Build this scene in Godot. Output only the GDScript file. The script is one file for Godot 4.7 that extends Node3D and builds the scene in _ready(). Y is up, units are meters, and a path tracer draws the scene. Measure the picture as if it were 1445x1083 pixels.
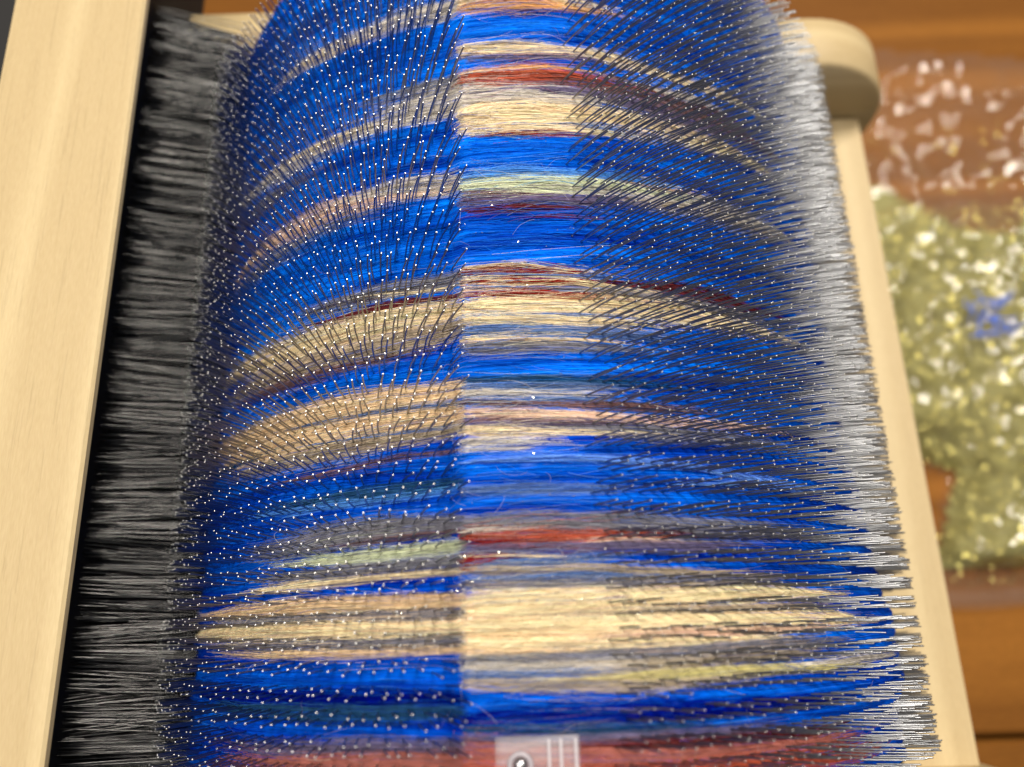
extends Node3D
# A drum carder seen from close above: a drum of wire card cloth with striped wool, its brush, its wooden frame, the table and a bag of gold fibre.

const AXIS_Y := 0.125        # height of the drum's axle over the table
const BASE_R := 0.0865       # card cloth
const GAP_A := -10.6         # the bare seam of the card cloth, degrees from the crown
const GAP_B := 4.4
const Z_FAR := -0.155
const Z_NEAR := 0.031

var rng := RandomNumberGenerator.new()
var wave := FastNoiseLite.new()
var fuzz := FastNoiseLite.new()
var eye := Vector3(-0.0045, AXIS_Y + 0.235, 0.0)
var locks: Array = []
var rows: Array = []
var palette := {
	"streak": Color8(104, 150, 250),
	"cream": Color8(250, 222, 182),
	"pale": Color8(238, 217, 180),
	"grey": Color8(206, 200, 192),
	"tan": Color8(230, 202, 164),
	"green": Color8(206, 214, 182),
	"rust": Color8(178, 88, 66),
	"red": Color8(140, 36, 30),
	"wine": Color8(100, 42, 48),
	"pink": Color8(228, 196, 174),
	"mauve": Color8(112, 104, 136),
	"slate": Color8(96, 124, 178),
	"sky": Color8(86, 150, 232),
	"fog": Color8(128, 128, 140),
	"brown": Color8(120, 92, 94),
	"teal": Color8(38, 78, 120),
	"orange": Color8(226, 168, 108),
	"rose": Color8(172, 108, 98),
	"blue": Color8(24, 88, 222),
	"deep": Color8(2, 22, 140),
	"dun": Color8(176, 162, 142),
	"lime": Color8(208, 200, 138),
}


class Tubes:
	var v := PackedVector3Array()
	var n := PackedVector3Array()
	var c := PackedColorArray()
	var ix := PackedInt32Array()

	func tube(p: PackedVector3Array, r0: float, r1: float, sides: int, col: Color, up := Vector3(0, 1, 0)) -> void:
		var m := p.size()
		var first := v.size()
		for i in m:
			var t: Vector3 = (p[mini(i + 1, m - 1)] - p[maxi(i - 1, 0)]).normalized()
			var a := t.cross(up)
			if a.length() < 0.01:
				a = t.cross(Vector3(1, 0, 0))
			a = a.normalized()
			var b := a.cross(t)
			var r := lerpf(r0, r1, float(i) / (m - 1))
			for k in sides:
				var g := TAU * k / sides
				var d := a * cos(g) + b * sin(g)
				v.append(p[i] + d * r)
				n.append(d)
				c.append(col)
		for i in m - 1:
			for k in sides:
				var q := first + i * sides + k
				var w := first + i * sides + (k + 1) % sides
				ix.append_array([q, w, q + sides, w, w + sides, q + sides])

	func strip(p: PackedVector3Array, across: PackedVector3Array, half: float, col: Color) -> void:
		var first := v.size()
		for i in p.size():
			var t: Vector3 = (p[mini(i + 1, p.size() - 1)] - p[maxi(i - 1, 0)]).normalized()
			var nn := t.cross(across[i]).normalized()
			v.append(p[i] - across[i] * half)
			v.append(p[i] + across[i] * half)
			n.append(nn)
			n.append(nn)
			c.append(col)
			c.append(col)
		for i in p.size() - 1:
			var q := first + i * 2
			ix.append_array([q, q + 1, q + 2, q + 1, q + 3, q + 2])

	func mesh(m: Material) -> ArrayMesh:
		var a := []
		a.resize(Mesh.ARRAY_MAX)
		a[Mesh.ARRAY_VERTEX] = v
		a[Mesh.ARRAY_NORMAL] = n
		a[Mesh.ARRAY_COLOR] = c
		a[Mesh.ARRAY_INDEX] = ix
		var out := ArrayMesh.new()
		out.add_surface_from_arrays(Mesh.PRIMITIVE_TRIANGLES, a)
		out.surface_set_material(0, m)
		return out


func _ready() -> void:
	rng.seed = 4711
	wave.seed = 11
	wave.frequency = 1.0
	wave.fractal_octaves = 2
	fuzz.seed = 23
	fuzz.frequency = 1.0
	fuzz.fractal_octaves = 3
	camera_and_light()
	make_materials()
	table()
	carder()
	wool()
	bag()


func camera_and_light() -> void:
	var cam := Camera3D.new()
	cam.name = "camera"
	add_child(cam)
	var right := Vector3(0.9995, -0.00947, 0.03005)
	var up := Vector3(0.03151, 0.29363, -0.9554)
	var back := Vector3(0.00023, 0.95587, 0.29378)
	cam.transform = Transform3D(Basis(right, up, back).orthonormalized(), eye)
	cam.fov = 52.62
	cam.near = 0.01
	cam.far = 10.0
	var lens := CameraAttributesPhysical.new()
	lens.frustum_focal_length = 24.28
	lens.exposure_aperture = 6.8
	lens.frustum_focus_distance = 0.160
	lens.frustum_near = 0.01
	lens.frustum_far = 10.0
	cam.attributes = lens
	cam.current = true
	var w := WorldEnvironment.new()
	w.name = "surroundings"
	var e := Environment.new()
	e.background_mode = Environment.BG_COLOR
	e.background_color = Color(0.62, 0.60, 0.58)
	e.background_energy_multiplier = 0.48
	e.tonemap_mode = Environment.TONE_MAPPER_LINEAR
	e.tonemap_exposure = 1.0
	e.sdfgi_enabled = true
	e.ssao_enabled = true
	e.ssil_enabled = true
	w.environment = e
	add_child(w)
	ceiling_lamp(Vector3(0.30, 1.55, -0.75), Vector2(0.46, 0.46), 3.1, Color(1.0, 0.965, 0.91))
	ceiling_lamp(Vector3(-0.35, 1.75, -0.15), Vector2(0.45, 0.45), 1.5, Color(1.0, 0.96, 0.91))


func ceiling_lamp(at: Vector3, size: Vector2, energy: float, col: Color) -> void:
	var l := AreaLight3D.new()
	l.name = "ceiling_lamp"
	l.area_size = size
	l.light_energy = energy
	l.light_color = col
	l.area_range = 8.0
	l.area_attenuation = 2.0
	l.shadow_enabled = true
	add_child(l, true)
	l.look_at_from_position(at, Vector3(0.02, 0.15, -0.08), Vector3(0, 0, 1))


# ---------------------------------------------------------------- helpers

func tag(o: Node, label: String, category := "", group := "", kind := "") -> Node:
	if label:
		o.set_meta("label", label)
	if category:
		o.set_meta("category", category)
	if group:
		o.set_meta("group", group)
	if kind:
		o.set_meta("kind", kind)
	return o


func put(called: String, m: Mesh, parent: Node, mat: Material = null) -> MeshInstance3D:
	var o := MeshInstance3D.new()
	o.name = called
	o.mesh = m
	if mat:
		o.material_override = mat
	parent.add_child(o, true)
	return o


func ring(deg: float, r: float, z: float) -> Vector3:
	var a := deg_to_rad(deg)
	return Vector3(sin(a) * r, AXIS_Y + cos(a) * r, z)


# a profile in the x-y plane, swept along z with bevelled ends; uv runs along the grain
func prism(profile: PackedVector2Array, z0: float, z1: float, bevel: float, grain_along_z: bool) -> ArrayMesh:
	var st := SurfaceTool.new()
	st.begin(Mesh.PRIMITIVE_TRIANGLES)
	st.set_smooth_group(-1 if profile.size() < 12 else 0)
	var small := Geometry2D.offset_polygon(profile, -bevel, Geometry2D.JOIN_MITER)
	var inner: PackedVector2Array = small[0]
	if inner.size() != profile.size():
		inner = profile
	# keep the corners paired
	var best := 0
	var far := 1e9
	for i in inner.size():
		var d := inner[i].distance_to(profile[0])
		if d < far:
			far = d
			best = i
	var inn := PackedVector2Array()
	for i in inner.size():
		inn.append(inner[(best + i) % inner.size()])
	var levels := [[inn, z0], [profile, z0 + bevel], [profile, z1 - bevel], [inn, z1]]
	var n := profile.size()
	var run := 0.0
	for i in n:
		var j := (i + 1) % n
		var step := profile[i].distance_to(profile[j])
		for k in 3:
			var a: PackedVector2Array = levels[k][0]
			var b: PackedVector2Array = levels[k + 1][0]
			var za: float = levels[k][1]
			var zb: float = levels[k + 1][1]
			var q := [Vector3(a[i].x, a[i].y, za), Vector3(a[j].x, a[j].y, za), Vector3(b[j].x, b[j].y, zb), Vector3(b[i].x, b[i].y, zb)]
			var uv := [Vector2(run, za), Vector2(run + step, za), Vector2(run + step, zb), Vector2(run, zb)]
			for s in [0, 1, 2, 0, 2, 3]:
				st.set_uv(uv[s] if grain_along_z else Vector2(uv[s].y, uv[s].x))
				st.add_vertex(q[s])
		run += step
	for side in 2:
		var cap: PackedVector2Array = levels[side * 3][0]
		var z: float = levels[side * 3][1]
		var tri := Geometry2D.triangulate_polygon(cap)
		for t in range(0, tri.size(), 3):
			for s in ([0, 1, 2] if side == 0 else [0, 2, 1]):
				var p := cap[tri[t + s]]
				st.set_uv(Vector2(p.y, p.x))
				st.add_vertex(Vector3(p.x, p.y, z))
	st.generate_normals()
	return st.commit()


func box_profile(x0: float, x1: float, y0: float, y1: float) -> PackedVector2Array:
	return PackedVector2Array([Vector2(x0, y0), Vector2(x0, y1), Vector2(x1, y1), Vector2(x1, y0)])


# ---------------------------------------------------------------- materials

var pale_wood: StandardMaterial3D
var table_wood: Array = []
var steel: StandardMaterial3D
var steel_tip: StandardMaterial3D
var cloth_back: StandardMaterial3D
var nylon: StandardMaterial3D
var black_plastic: StandardMaterial3D
var wool_mat: StandardMaterial3D
var film: StandardMaterial3D
var gold: StandardMaterial3D
var clear_plastic: StandardMaterial3D
var bracket_metal: StandardMaterial3D


func flat_mat(c: Color, rough: float, metal := 0.0) -> StandardMaterial3D:
	var m := StandardMaterial3D.new()
	m.albedo_color = c.linear_to_srgb()
	m.roughness = rough
	m.metallic = metal
	return m


# wood: 0.25 m across by 0.5 m along the grain (uv in metres), early and late wood, pores and flecks
func wood_texture(dark: Color, light: Color, sd: int, contrast: float, rings: float, size := 512) -> ImageTexture:
	var w := size
	var h := size
	var f := FastNoiseLite.new()
	f.seed = sd
	f.frequency = 1.0
	f.fractal_octaves = 3
	var im := Image.create(w, h, false, Image.FORMAT_RGB8)
	for y in h:
		for x in w:
			var u := float(x) / w
			var v := float(y) / h
			var bend := f.get_noise_2d(u * 1.5, v * 1.2) * 0.8
			var g := sin((u + bend * 0.06) * rings + f.get_noise_2d(u * 6.0, v * 0.6) * 4.0)
			var line := 0.5 + 0.5 * g
			line = line * line
			var pore := f.get_noise_2d(u * 160.0, v * 14.0 + 40.0)
			var fine := f.get_noise_2d(u * 330.0 + 9.0, v * 210.0)
			var t := 0.5 + contrast * (line - 0.45) + 0.22 * contrast * pore + 0.55 * contrast * fine + 0.3 * contrast * bend
			var c := dark.lerp(light, clampf(t, 0.0, 1.0))
			if pore < -0.47:
				c = c.darkened(0.04)
			im.set_pixel(x, y, c)
	return ImageTexture.create_from_image(im)


func make_materials() -> void:
	pale_wood = StandardMaterial3D.new()
	pale_wood.albedo_texture = wood_texture(Color8(173, 151, 111), Color8(206, 188, 147), 5, 0.34, 46.0, 1024)
	pale_wood.uv1_scale = Vector3(7.0, 1.6, 1.0)
	pale_wood.uv1_offset = Vector3(0.0, 0.62, 0.0)
	pale_wood.roughness = 0.55
	var nt := NoiseTexture2D.new()
	nt.width = 512
	nt.height = 512
	nt.seamless = true
	nt.as_normal_map = true
	nt.bump_strength = 2.0
	var nn := FastNoiseLite.new()
	nn.seed = 3
	nn.frequency = 0.08
	nt.noise = nn
	pale_wood.normal_enabled = true
	pale_wood.normal_texture = nt
	pale_wood.normal_scale = 0.12
	for k in 3:
		var m := StandardMaterial3D.new()
		m.albedo_texture = wood_texture(Color8(98, 60, 22), Color8(152, 100, 40), 31 + k * 7, 0.42, 34.0)
		m.uv1_scale = Vector3(3.0, 1.3, 1.0)
		m.uv1_offset = Vector3(k * 0.37, k * 0.21, 0)
		m.roughness = 0.45
		m.metallic_specular = 0.22
		m.clearcoat_enabled = true
		m.clearcoat = 0.12
		m.clearcoat_roughness = 0.22
		table_wood.append(m)
	steel = flat_mat(Color(0.30, 0.31, 0.33), 0.31, 1.0)
	steel_tip = flat_mat(Color(0.66, 0.66, 0.66), 0.30, 1.0)
	cloth_back = flat_mat(Color(0.035, 0.035, 0.04), 0.8)
	nylon = flat_mat(Color(0.008, 0.010, 0.014), 0.17)
	nylon.metallic_specular = 0.72
	black_plastic = flat_mat(Color(0.006, 0.006, 0.007), 0.75)
	wool_mat = StandardMaterial3D.new()
	wool_mat.vertex_color_use_as_albedo = true
	wool_mat.roughness = 0.75
	wool_mat.metallic_specular = 0.12
	film = StandardMaterial3D.new()
	film.albedo_color = Color(0.98, 0.97, 0.98, 0.025)
	film.transparency = BaseMaterial3D.TRANSPARENCY_ALPHA
	film.roughness = 0.045
	film.cull_mode = BaseMaterial3D.CULL_DISABLED
	gold = StandardMaterial3D.new()
	gold.vertex_color_use_as_albedo = true
	gold.metallic = 0.85
	gold.roughness = 0.17
	gold.cull_mode = BaseMaterial3D.CULL_DISABLED
	clear_plastic = StandardMaterial3D.new()
	clear_plastic.albedo_color = Color(0.95, 0.94, 0.97, 0.16)
	clear_plastic.transparency = BaseMaterial3D.TRANSPARENCY_ALPHA
	clear_plastic.roughness = 0.3
	bracket_metal = flat_mat(Color(0.32, 0.31, 0.29), 0.45, 0.6)


# ---------------------------------------------------------------- table

func table() -> void:
	var top := Node3D.new()
	top.name = "tabletop"
	add_child(top)
	tag(top, "orange brown varnished plank tabletop under the drum carder", "", "", "structure")
	var z := -0.577
	for k in 4:
		var m := prism(box_profile(-0.7, 0.9, -0.025, 0.0), z + 0.0012, z + 0.2088, 0.0016, false)
		var o := put("plank", m, top, table_wood[k % 3])
		o.position.y = [0.0, -0.0006, 0.0003, 0.0][k]
		z += 0.21
	put("floor_under_gaps", prism(box_profile(-0.7, 0.9, -0.045, -0.028), -0.577, 0.263, 0.001, false), top, flat_mat(Color(0.02, 0.012, 0.006), 0.9)).name = "underside_board"


# ---------------------------------------------------------------- the machine

func carder() -> void:
	var t := Node3D.new()
	t.name = "drum_carder"
	add_child(t)
	tag(t, "pale wooden drum carder with a wire toothed drum and black brush", "drum carder")
	# end panels, rounded at the right
	var pts := PackedVector2Array([Vector2(-0.105, 0.0), Vector2(-0.105, 0.157), Vector2(-0.103, 0.159), Vector2(-0.045, 0.159), Vector2(-0.02, 0.149)])
	for k in 13:
		var a := PI / 2 * (1.0 - k / 12.0)
		pts.append(Vector2(0.098 + cos(a) * 0.032, 0.117 + sin(a) * 0.032))
	pts.append(Vector2(0.130, 0.0))
	put("end_panel", prism(pts, -0.189, -0.170, 0.0012, false), t, pale_wood)
	put("end_panel", prism(pts, 0.0435, 0.0625, 0.0012, false), t, pale_wood)
	put("side_rail", prism(box_profile(0.1015, 0.1225, 0.088, 0.1205), -0.1698, 0.0433, 0.0012, true), t, pale_wood)
	put("side_rail", prism(box_profile(-0.165, -0.145, 0.088, 0.1205), -0.30, 0.12, 0.0012, true), t, pale_wood)
	put("base_board", prism(box_profile(-0.06, 0.100, 0.006, 0.018), -0.1695, 0.0430, 0.001, true), t, pale_wood)
	put("axle", prism(round_profile(0.006, 16), -0.200, 0.066, 0.0008, true), t, bracket_metal)
	# the brush that presses wool into the drum
	var board := put("brush_board", prism(PackedVector2Array([Vector2(-0.1285, 0.188), Vector2(-0.1285, 0.200), Vector2(-0.0958, 0.200), Vector2(-0.0952, 0.1994), Vector2(-0.0952, 0.1980), Vector2(-0.1130, 0.188)]), -0.33, 0.14, 0.0004, true), t, pale_wood)
	tag(board, "long pale board along the brush")
	var holder := put("brush_holder", prism(box_profile(-0.150, -0.1035, 0.150, 0.1875), -0.30, 0.12, 0.0008, true), t, black_plastic)
	tag(holder, "black bar holding the bristles")
	put("brush_bracket", prism(PackedVector2Array([Vector2(-0.1345, 0.06), Vector2(-0.121, 0.123), Vector2(-0.1055, 0.123), Vector2(-0.1055, 0.06)]), -0.199, -0.1895, 0.0006, true), t, bracket_metal)
	put("holder_lip", prism(box_profile(-0.140, -0.1040, 0.124, 0.1495), -0.165, 0.10, 0.0008, true), holder, black_plastic)
	bristles(holder)
	# the drum
	var core := put("drum_core", prism(round_profile(0.0845, 96), Z_FAR, Z_NEAR, 0.0008, true), t, pale_wood)
	put("axle_washer", prism(round_profile(0.014, 24), Z_NEAR + 0.0005, Z_NEAR + 0.002, 0.0004, true), core, bracket_metal)
	card_cloth(t)
	retainer(t)


func round_profile(r: float, n: int) -> PackedVector2Array:
	var p := PackedVector2Array()
	for k in n:
		var a := -TAU * k / n
		p.append(Vector2(cos(a) * r, AXIS_Y + sin(a) * r))
	return p


func bristles(holder: Node) -> void:
	var many := Tubes.new()
	var singles := 0
	var z := -0.172
	while z < 0.052:
		var tuft := rng.randf_range(0.0028, 0.0048)
		var lean := rng.randf_range(-0.0016, 0.0016)
		var droop := rng.randf_range(-0.003, 0.002)
		var count := rng.randi_range(110, 150)
		for k in count:
			var y0 := rng.randf_range(0.154, 0.181)
			var z0 := z + rng.randf() * tuft
			var tip := Vector3(-0.0835 + rng.randf_range(-0.005, 0.005), 0.0, z0 + lean + rng.randf_range(-0.0009, 0.0009))
			tip.y = 0.1565 + (y0 - 0.154) * 0.62 + droop + rng.randf_range(-0.0007, 0.0007)
			var p := PackedVector3Array()
			var sag := rng.randf_range(-0.0002, 0.0005)
			for i in 5:
				var s := i / 4.0
				var q := Vector3(-0.1038, y0, z0).lerp(tip, s)
				q.y += sag * s * s * 2.0
				p.append(q)
			var shade := rng.randf_range(0.6, 1.3)
			if y0 > 0.1785 and singles < 290 and z > -0.17 and rng.randf() < 0.75:
				var one := Tubes.new()
				one.tube(p, 0.00013, 0.00010, 4, Color(1, 1, 1))
				put("bristle", one.mesh(nylon), holder)
				singles += 1
			else:
				many.tube(p, 0.00013, 0.00010, 3, Color(shade, shade, shade))
		z += tuft * 0.8
	tag(put("bristles", many.mesh(nylon), holder), "", "", "", "stuff")


func tine_mesh() -> ArrayMesh:
	var a := Tubes.new()
	var p := PackedVector3Array([Vector3(0, 0, 0), Vector3(0.0006, 0.0040, 0), Vector3(0.0014, 0.0056, 0), Vector3(0.0036, 0.0095, 0), Vector3(0.0059, 0.0131, 0)])
	a.tube(p, 0.00019, 0.00017, 6, Color.WHITE, Vector3(0, 0, 1))
	var m := a.mesh(steel)
	# the ground tip: a small dome
	var b := Tubes.new()
	var d := (p[4] - p[3]).normalized()
	var s := d.cross(Vector3(0, 0, 1)).normalized()
	var e := s.cross(d)
	var lay := [[0.00017, -0.00012, 0.0], [0.00018, 0.0, 0.35], [0.00012, 0.00011, 0.75], [0.00003, 0.00016, 1.0]]
	for l in lay:
		for k in 6:
			var g := TAU * k / 6
			var dir := s * cos(g) + e * sin(g)
			b.v.append(p[4] + d * l[1] + dir * l[0])
			b.n.append((dir * (1.0 - l[2]) + d * l[2]).normalized())
			b.c.append(Color.WHITE)
	for i in 3:
		for k in 6:
			var q: int = i * 6 + k
			var w: int = i * 6 + (k + 1) % 6
			b.ix.append_array([q, w, q + 6, w, w + 6, q + 6])
	for k in range(1, 5):
		b.ix.append_array([18, 18 + k, 18 + k + 1])
	var arr := []
	arr.resize(Mesh.ARRAY_MAX)
	arr[Mesh.ARRAY_VERTEX] = b.v
	arr[Mesh.ARRAY_NORMAL] = b.n
	arr[Mesh.ARRAY_COLOR] = b.c
	arr[Mesh.ARRAY_INDEX] = b.ix
	m.add_surface_from_arrays(Mesh.PRIMITIVE_TRIANGLES, arr)
	m.surface_set_material(1, steel_tip)
	return m


func card_cloth(t: Node) -> void:
	var prof := PackedVector2Array()
	var st := SurfaceTool.new()
	st.begin(Mesh.PRIMITIVE_TRIANGLES)
	var n := 120
	for k in n:
		var a0 := lerpf(GAP_B - 1.0, 360.0 + GAP_A + 1.0, float(k) / n)
		var a1 := lerpf(GAP_B - 1.0, 360.0 + GAP_A + 1.0, float(k + 1) / n)
		var q := [ring(a0, BASE_R, Z_FAR + 0.001), ring(a1, BASE_R, Z_FAR + 0.001), ring(a1, BASE_R, Z_NEAR - 0.001), ring(a0, BASE_R, Z_NEAR - 0.001), ring(a0, 0.0848, Z_NEAR - 0.001), ring(a1, 0.0848, Z_NEAR - 0.001)]
		for s in [0, 1, 2, 0, 2, 3, 3, 2, 5, 3, 5, 4]:
			st.add_vertex(q[s])
	st.generate_normals()
	var cloth := put("card_cloth", st.commit(), t, cloth_back)
	tag(cloth, "card cloth set with thin steel wire teeth")
	var mesh := tine_mesh()
	var places: Array = []
	var z := Z_FAR + 0.002
	var row := 0
	while z < Z_NEAR - 0.0015:
		for half in 2:
			var zz: float = z + half * 0.00145
			var deg := -128.0 + row * 0.47 + half * 0.74 + rng.randf_range(-0.05, 0.05)
			while deg < 128.0:
				if deg < GAP_A or deg > GAP_B:
					var a := deg + rng.randf_range(-0.16, 0.16)
					var pos := ring(a, BASE_R - 0.0006 + rng.randf_range(-0.0004, 0.0003), zz + rng.randf_range(-0.00022, 0.00022))
					var ar := deg_to_rad(a)
					var bs := Basis(Vector3(cos(ar), -sin(ar), 0), Vector3(sin(ar), cos(ar), 0), Vector3(0, 0, 1))
					bs = bs * Basis(Vector3(0, 0, 1), rng.randfn(0.0, 0.035)) * Basis(Vector3(1, 0, 0), rng.randfn(0.0, 0.022))
					places.append([Transform3D(bs, pos), a])
				deg += 1.78
			row += 1
		z += 0.0043
	# the teeth that show longest from where one stands become nodes of their own
	var scored: Array = []
	for k in places.size():
		var tr: Transform3D = places[k][0]
		var a: float = places[k][1]
		var tip: Vector3 = tr * Vector3(0.0059, 0.0131, 0)
		var mid: Vector3 = tr * Vector3(0.0020, 0.0065, 0)
		var look := (tip - eye).normalized()
		var long := (tip - mid).cross(look).length() / (tip - eye).length()
		var seen: bool = a > GAP_B and a < 30.0 and tip.z > -0.115 and tip.z < 0.018
		if a < GAP_A and a > -30.0 and tip.z > -0.12 and tip.z < -0.03:
			seen = true
		scored.append([long if seen else 0.0, k])
	scored.sort_custom(func(p, q): return p[0] > q[0])
	var rest: Array = []
	for i in scored.size():
		var tr: Transform3D = places[scored[i][1]][0]
		if i < 300:
			put("tine", mesh, cloth).transform = tr
		else:
			rest.append(tr)
	var mm := MultiMesh.new()
	mm.transform_format = MultiMesh.TRANSFORM_3D
	mm.mesh = mesh
	mm.instance_count = rest.size()
	for i in rest.size():
		mm.set_instance_transform(i, rest[i])
	var mi := MultiMeshInstance3D.new()
	mi.name = "tines"
	mi.multimesh = mm
	cloth.add_child(mi, true)
	tag(mi, "", "", "", "stuff")
	print("tines ", places.size())


# the clear strip that holds the seam of the card cloth, with its screw
func retainer(t: Node) -> void:
	var st := SurfaceTool.new()
	st.begin(Mesh.PRIMITIVE_TRIANGLES)
	var z0 := 0.0182
	var z1 := 0.036
	var n := 12
	var prof: Array = []
	for k in n + 1:
		prof.append(lerpf(-5.6, 2.9, float(k) / n))
	for k in n:
		for q in [[prof[k], prof[k + 1], 0.0946], [prof[k + 1], prof[k], 0.0939]]:
			var v := [ring(q[0], q[2], z0), ring(q[1], q[2], z0), ring(q[1], q[2], z1), ring(q[0], q[2], z1)]
			for s in [0, 1, 2, 0, 2, 3]:
				st.add_vertex(v[s])
	for e in [prof[0], prof[n]]:
		var v := [ring(e, 0.0939, z0), ring(e, 0.0946, z0), ring(e, 0.0946, z1), ring(e, 0.0939, z1)]
		for s in [0, 1, 2, 0, 2, 3]:
			st.add_vertex(v[s])
	st.generate_normals()
	var strip := put("seam_strip", st.commit(), t, clear_plastic)
	tag(strip, "clear plastic strip over the drum seam")
	for a in [-0.2, 1.0, 2.5]:
		var r := Tubes.new()
		r.tube(PackedVector3Array([ring(a, 0.0947, z0 + 0.0005), ring(a, 0.0947, z1)]), 0.00035, 0.00035, 6, Color.WHITE)
		var rm := clear_plastic.duplicate()
		rm.albedo_color.a = 0.30
		put("strip_rib", r.mesh(rm), strip)
	var washer := TorusMesh.new()
	washer.inner_radius = 0.0013
	washer.outer_radius = 0.0022
	var w := put("screw_collar", washer, strip, flat_mat(Color(0.36, 0.33, 0.37), 0.35))
	w.position = ring(-3.1, 0.0948, 0.0226)
	w.rotation.z = deg_to_rad(3.1)
	var head := SphereMesh.new()
	head.radius = 0.0011
	head.height = 0.0012
	var hd := put("screw_head", head, strip, flat_mat(Color(0.40, 0.40, 0.43), 0.3, 1.0))
	hd.position = ring(-3.1, 0.0949, 0.0226)


# ---------------------------------------------------------------- wool

func lock(col: String, zone: int, pts: Array) -> void:
	var lo := 1e9
	var hi := -1e9
	for k in range(0, pts.size(), 3):
		lo = minf(lo, pts[k + 1] - pts[k + 2] * 2.0)
		hi = maxf(hi, pts[k + 1] + pts[k + 2] * 2.0)
	locks.append({"kind": col, "zone": zone, "p": pts, "lo": lo, "hi": hi, "a0": pts[0], "a1": pts[pts.size() - 3]})


# centre (mm) and half width (mm) of a lock at an angle
func lock_at(l: Dictionary, deg: float) -> Vector2:
	var p: Array = l.p
	var d := clampf(deg, l.a0, l.a1)
	for k in range(3, p.size(), 3):
		if d <= p[k]:
			var s: float = (d - p[k - 3]) / maxf(p[k] - p[k - 3], 0.001)
			var e := s * s * (3.0 - 2.0 * s)
			return Vector2(lerpf(p[k - 2], p[k + 1], s), lerpf(p[k - 1], p[k + 2], e))
	return Vector2(p[p.size() - 2], p[p.size() - 1])


func wool_colour(deg: float, zmm: float) -> Color:
	var n := wave.get_noise_2d(deg * 0.03, zmm * 0.16)
	var m := wave.get_noise_2d(deg * 0.05 + 50.0, zmm * 0.42)
	var t := clampf(0.52 + n * 0.70 + m * 0.42, 0.0, 1.0)
	t += fuzz.get_noise_2d(deg * 0.30, zmm * 0.85 + 31.0) * (0.34 if deg < -9.0 else 0.16)
	if deg < -8.0:
		t *= lerpf(1.25, 0.62, smoothstep(-60.0, -20.0, zmm))
	else:
		t *= lerpf(1.12, 0.78, smoothstep(-50.0, -20.0, zmm))
	t = clampf(t, 0.0, 1.1)
	var c := Color(0.0005, 0.024, 0.40).lerp(Color(0.002, 0.195, 0.95), t)
	var zone := -1 if deg < -9.3 else 1
	var zz := zmm + wave.get_noise_2d(deg * 0.10, zmm * 0.4 + 90.0) * 0.9 + fuzz.get_noise_2d(deg * 0.22, zmm * 2.2) * 0.9
	for l in rows[clampi(int((zmm + 180.0) / 4.0), 0, rows.size() - 1)]:
		if l.zone != zone or deg < l.a0 - 5.0 or deg > l.a1 + 5.0:
			continue
		var q := lock_at(l, deg)
		var w := q.y
		if zone == 1 and l.a0 < -6.5:
			pass
		elif deg < l.a0:
			w *= 1.0 - (l.a0 - deg) / 5.0
		if deg > l.a1 and not (zone == -1 and l.a1 > -13.0):
			w *= 1.0 - (deg - l.a1) / 5.0
		if w < 0.05:
			continue
		var x := absf(zz - q.x) / w
		var k := 1.0 - smoothstep(0.55, 1.4, x)
		if k > 0.0:
			c = c.lerp(l.lin, k * 0.96)
	return c


# radius of the wool's surface in metres
func wool_radius(deg: float, zmm: float) -> float:
	var r := 0.0897
	var gap := smoothstep(-10.6, -8.6, deg) * (1.0 - smoothstep(3.0, 26.0, deg))
	r += gap * 0.0017
	r += smoothstep(-55.0, -8.0, zmm) * (0.0016 if deg < -9.6 else 0.0022)
	if deg > 0.0:
		r += smoothstep(-6.0, 4.0, zmm) * (1.0 - smoothstep(14.0, 22.0, zmm)) * 0.0022 * smoothstep(0.0, 15.0, deg)
	r += wave.get_noise_2d(deg * 0.04 + 7.0, zmm * 0.22) * 0.0008
	r += wave.get_noise_2d(deg * 0.09 + 70.0, zmm * 0.8) * 0.00035
	r -= smoothstep(52.0, 100.0, absf(deg)) * 0.0012
	return r


func fibre(into: Tubes, deg: float, zmm: float, span: float, zone: int, col: Color, lift: float, thick: float, follow: Dictionary) -> void:
	var a0 := deg - span * 0.5
	var a1 := deg + span * 0.5
	var edge := -9.6 + rng.randf_range(-0.9, 1.3)
	if zone == 1:
		a0 = maxf(a0, edge)
	else:
		a1 = minf(a1, edge)
	if a1 - a0 < 1.5:
		return
	var m := clampi(int((a1 - a0) / 3.0) + 2, 4, 11)
	var p := PackedVector3Array()
	var ph := rng.randf() * TAU
	var fr := rng.randf_range(0.12, 0.42)
	var am := rng.randf_range(0.05, 0.28)
	var dz := 0.0
	var ratio := 0.0
	if follow:
		var q0 := lock_at(follow, deg)
		ratio = (zmm - q0.x) / maxf(q0.y, 0.3)
	var skew := rng.randfn(0.0, 0.022)
	for i in m:
		var s := i / float(m - 1)
		var a := lerpf(a0, a1, s)
		var z := zmm
		if follow:
			var q := lock_at(follow, a)
			z = q.x + ratio * q.y
		z += sin(a * fr + ph) * am + (a - deg) * skew
		var ends := 1.0 - pow(absf(s * 2.0 - 1.0), 4.0)
		var r := wool_radius(a, z) + lift * (0.35 + 0.65 * ends) + sin(a * fr * 1.7 + ph * 2.0) * 0.00012
		p.append(ring(a, r, z * 0.001))
	into.tube(p, thick, thick * 0.7, 3, col, ring(deg, 1.0, 0.0) - Vector3(0, AXIS_Y, 0))


func jitter(c: Color, by := 0.26) -> Color:
	var k := exp(rng.randfn(0.0, by))
	return Color(clampf(c.r * k, 0.0, 0.95), clampf(c.g * k, 0.0, 0.92), clampf(c.b * k, 0.0, 0.92))


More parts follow.
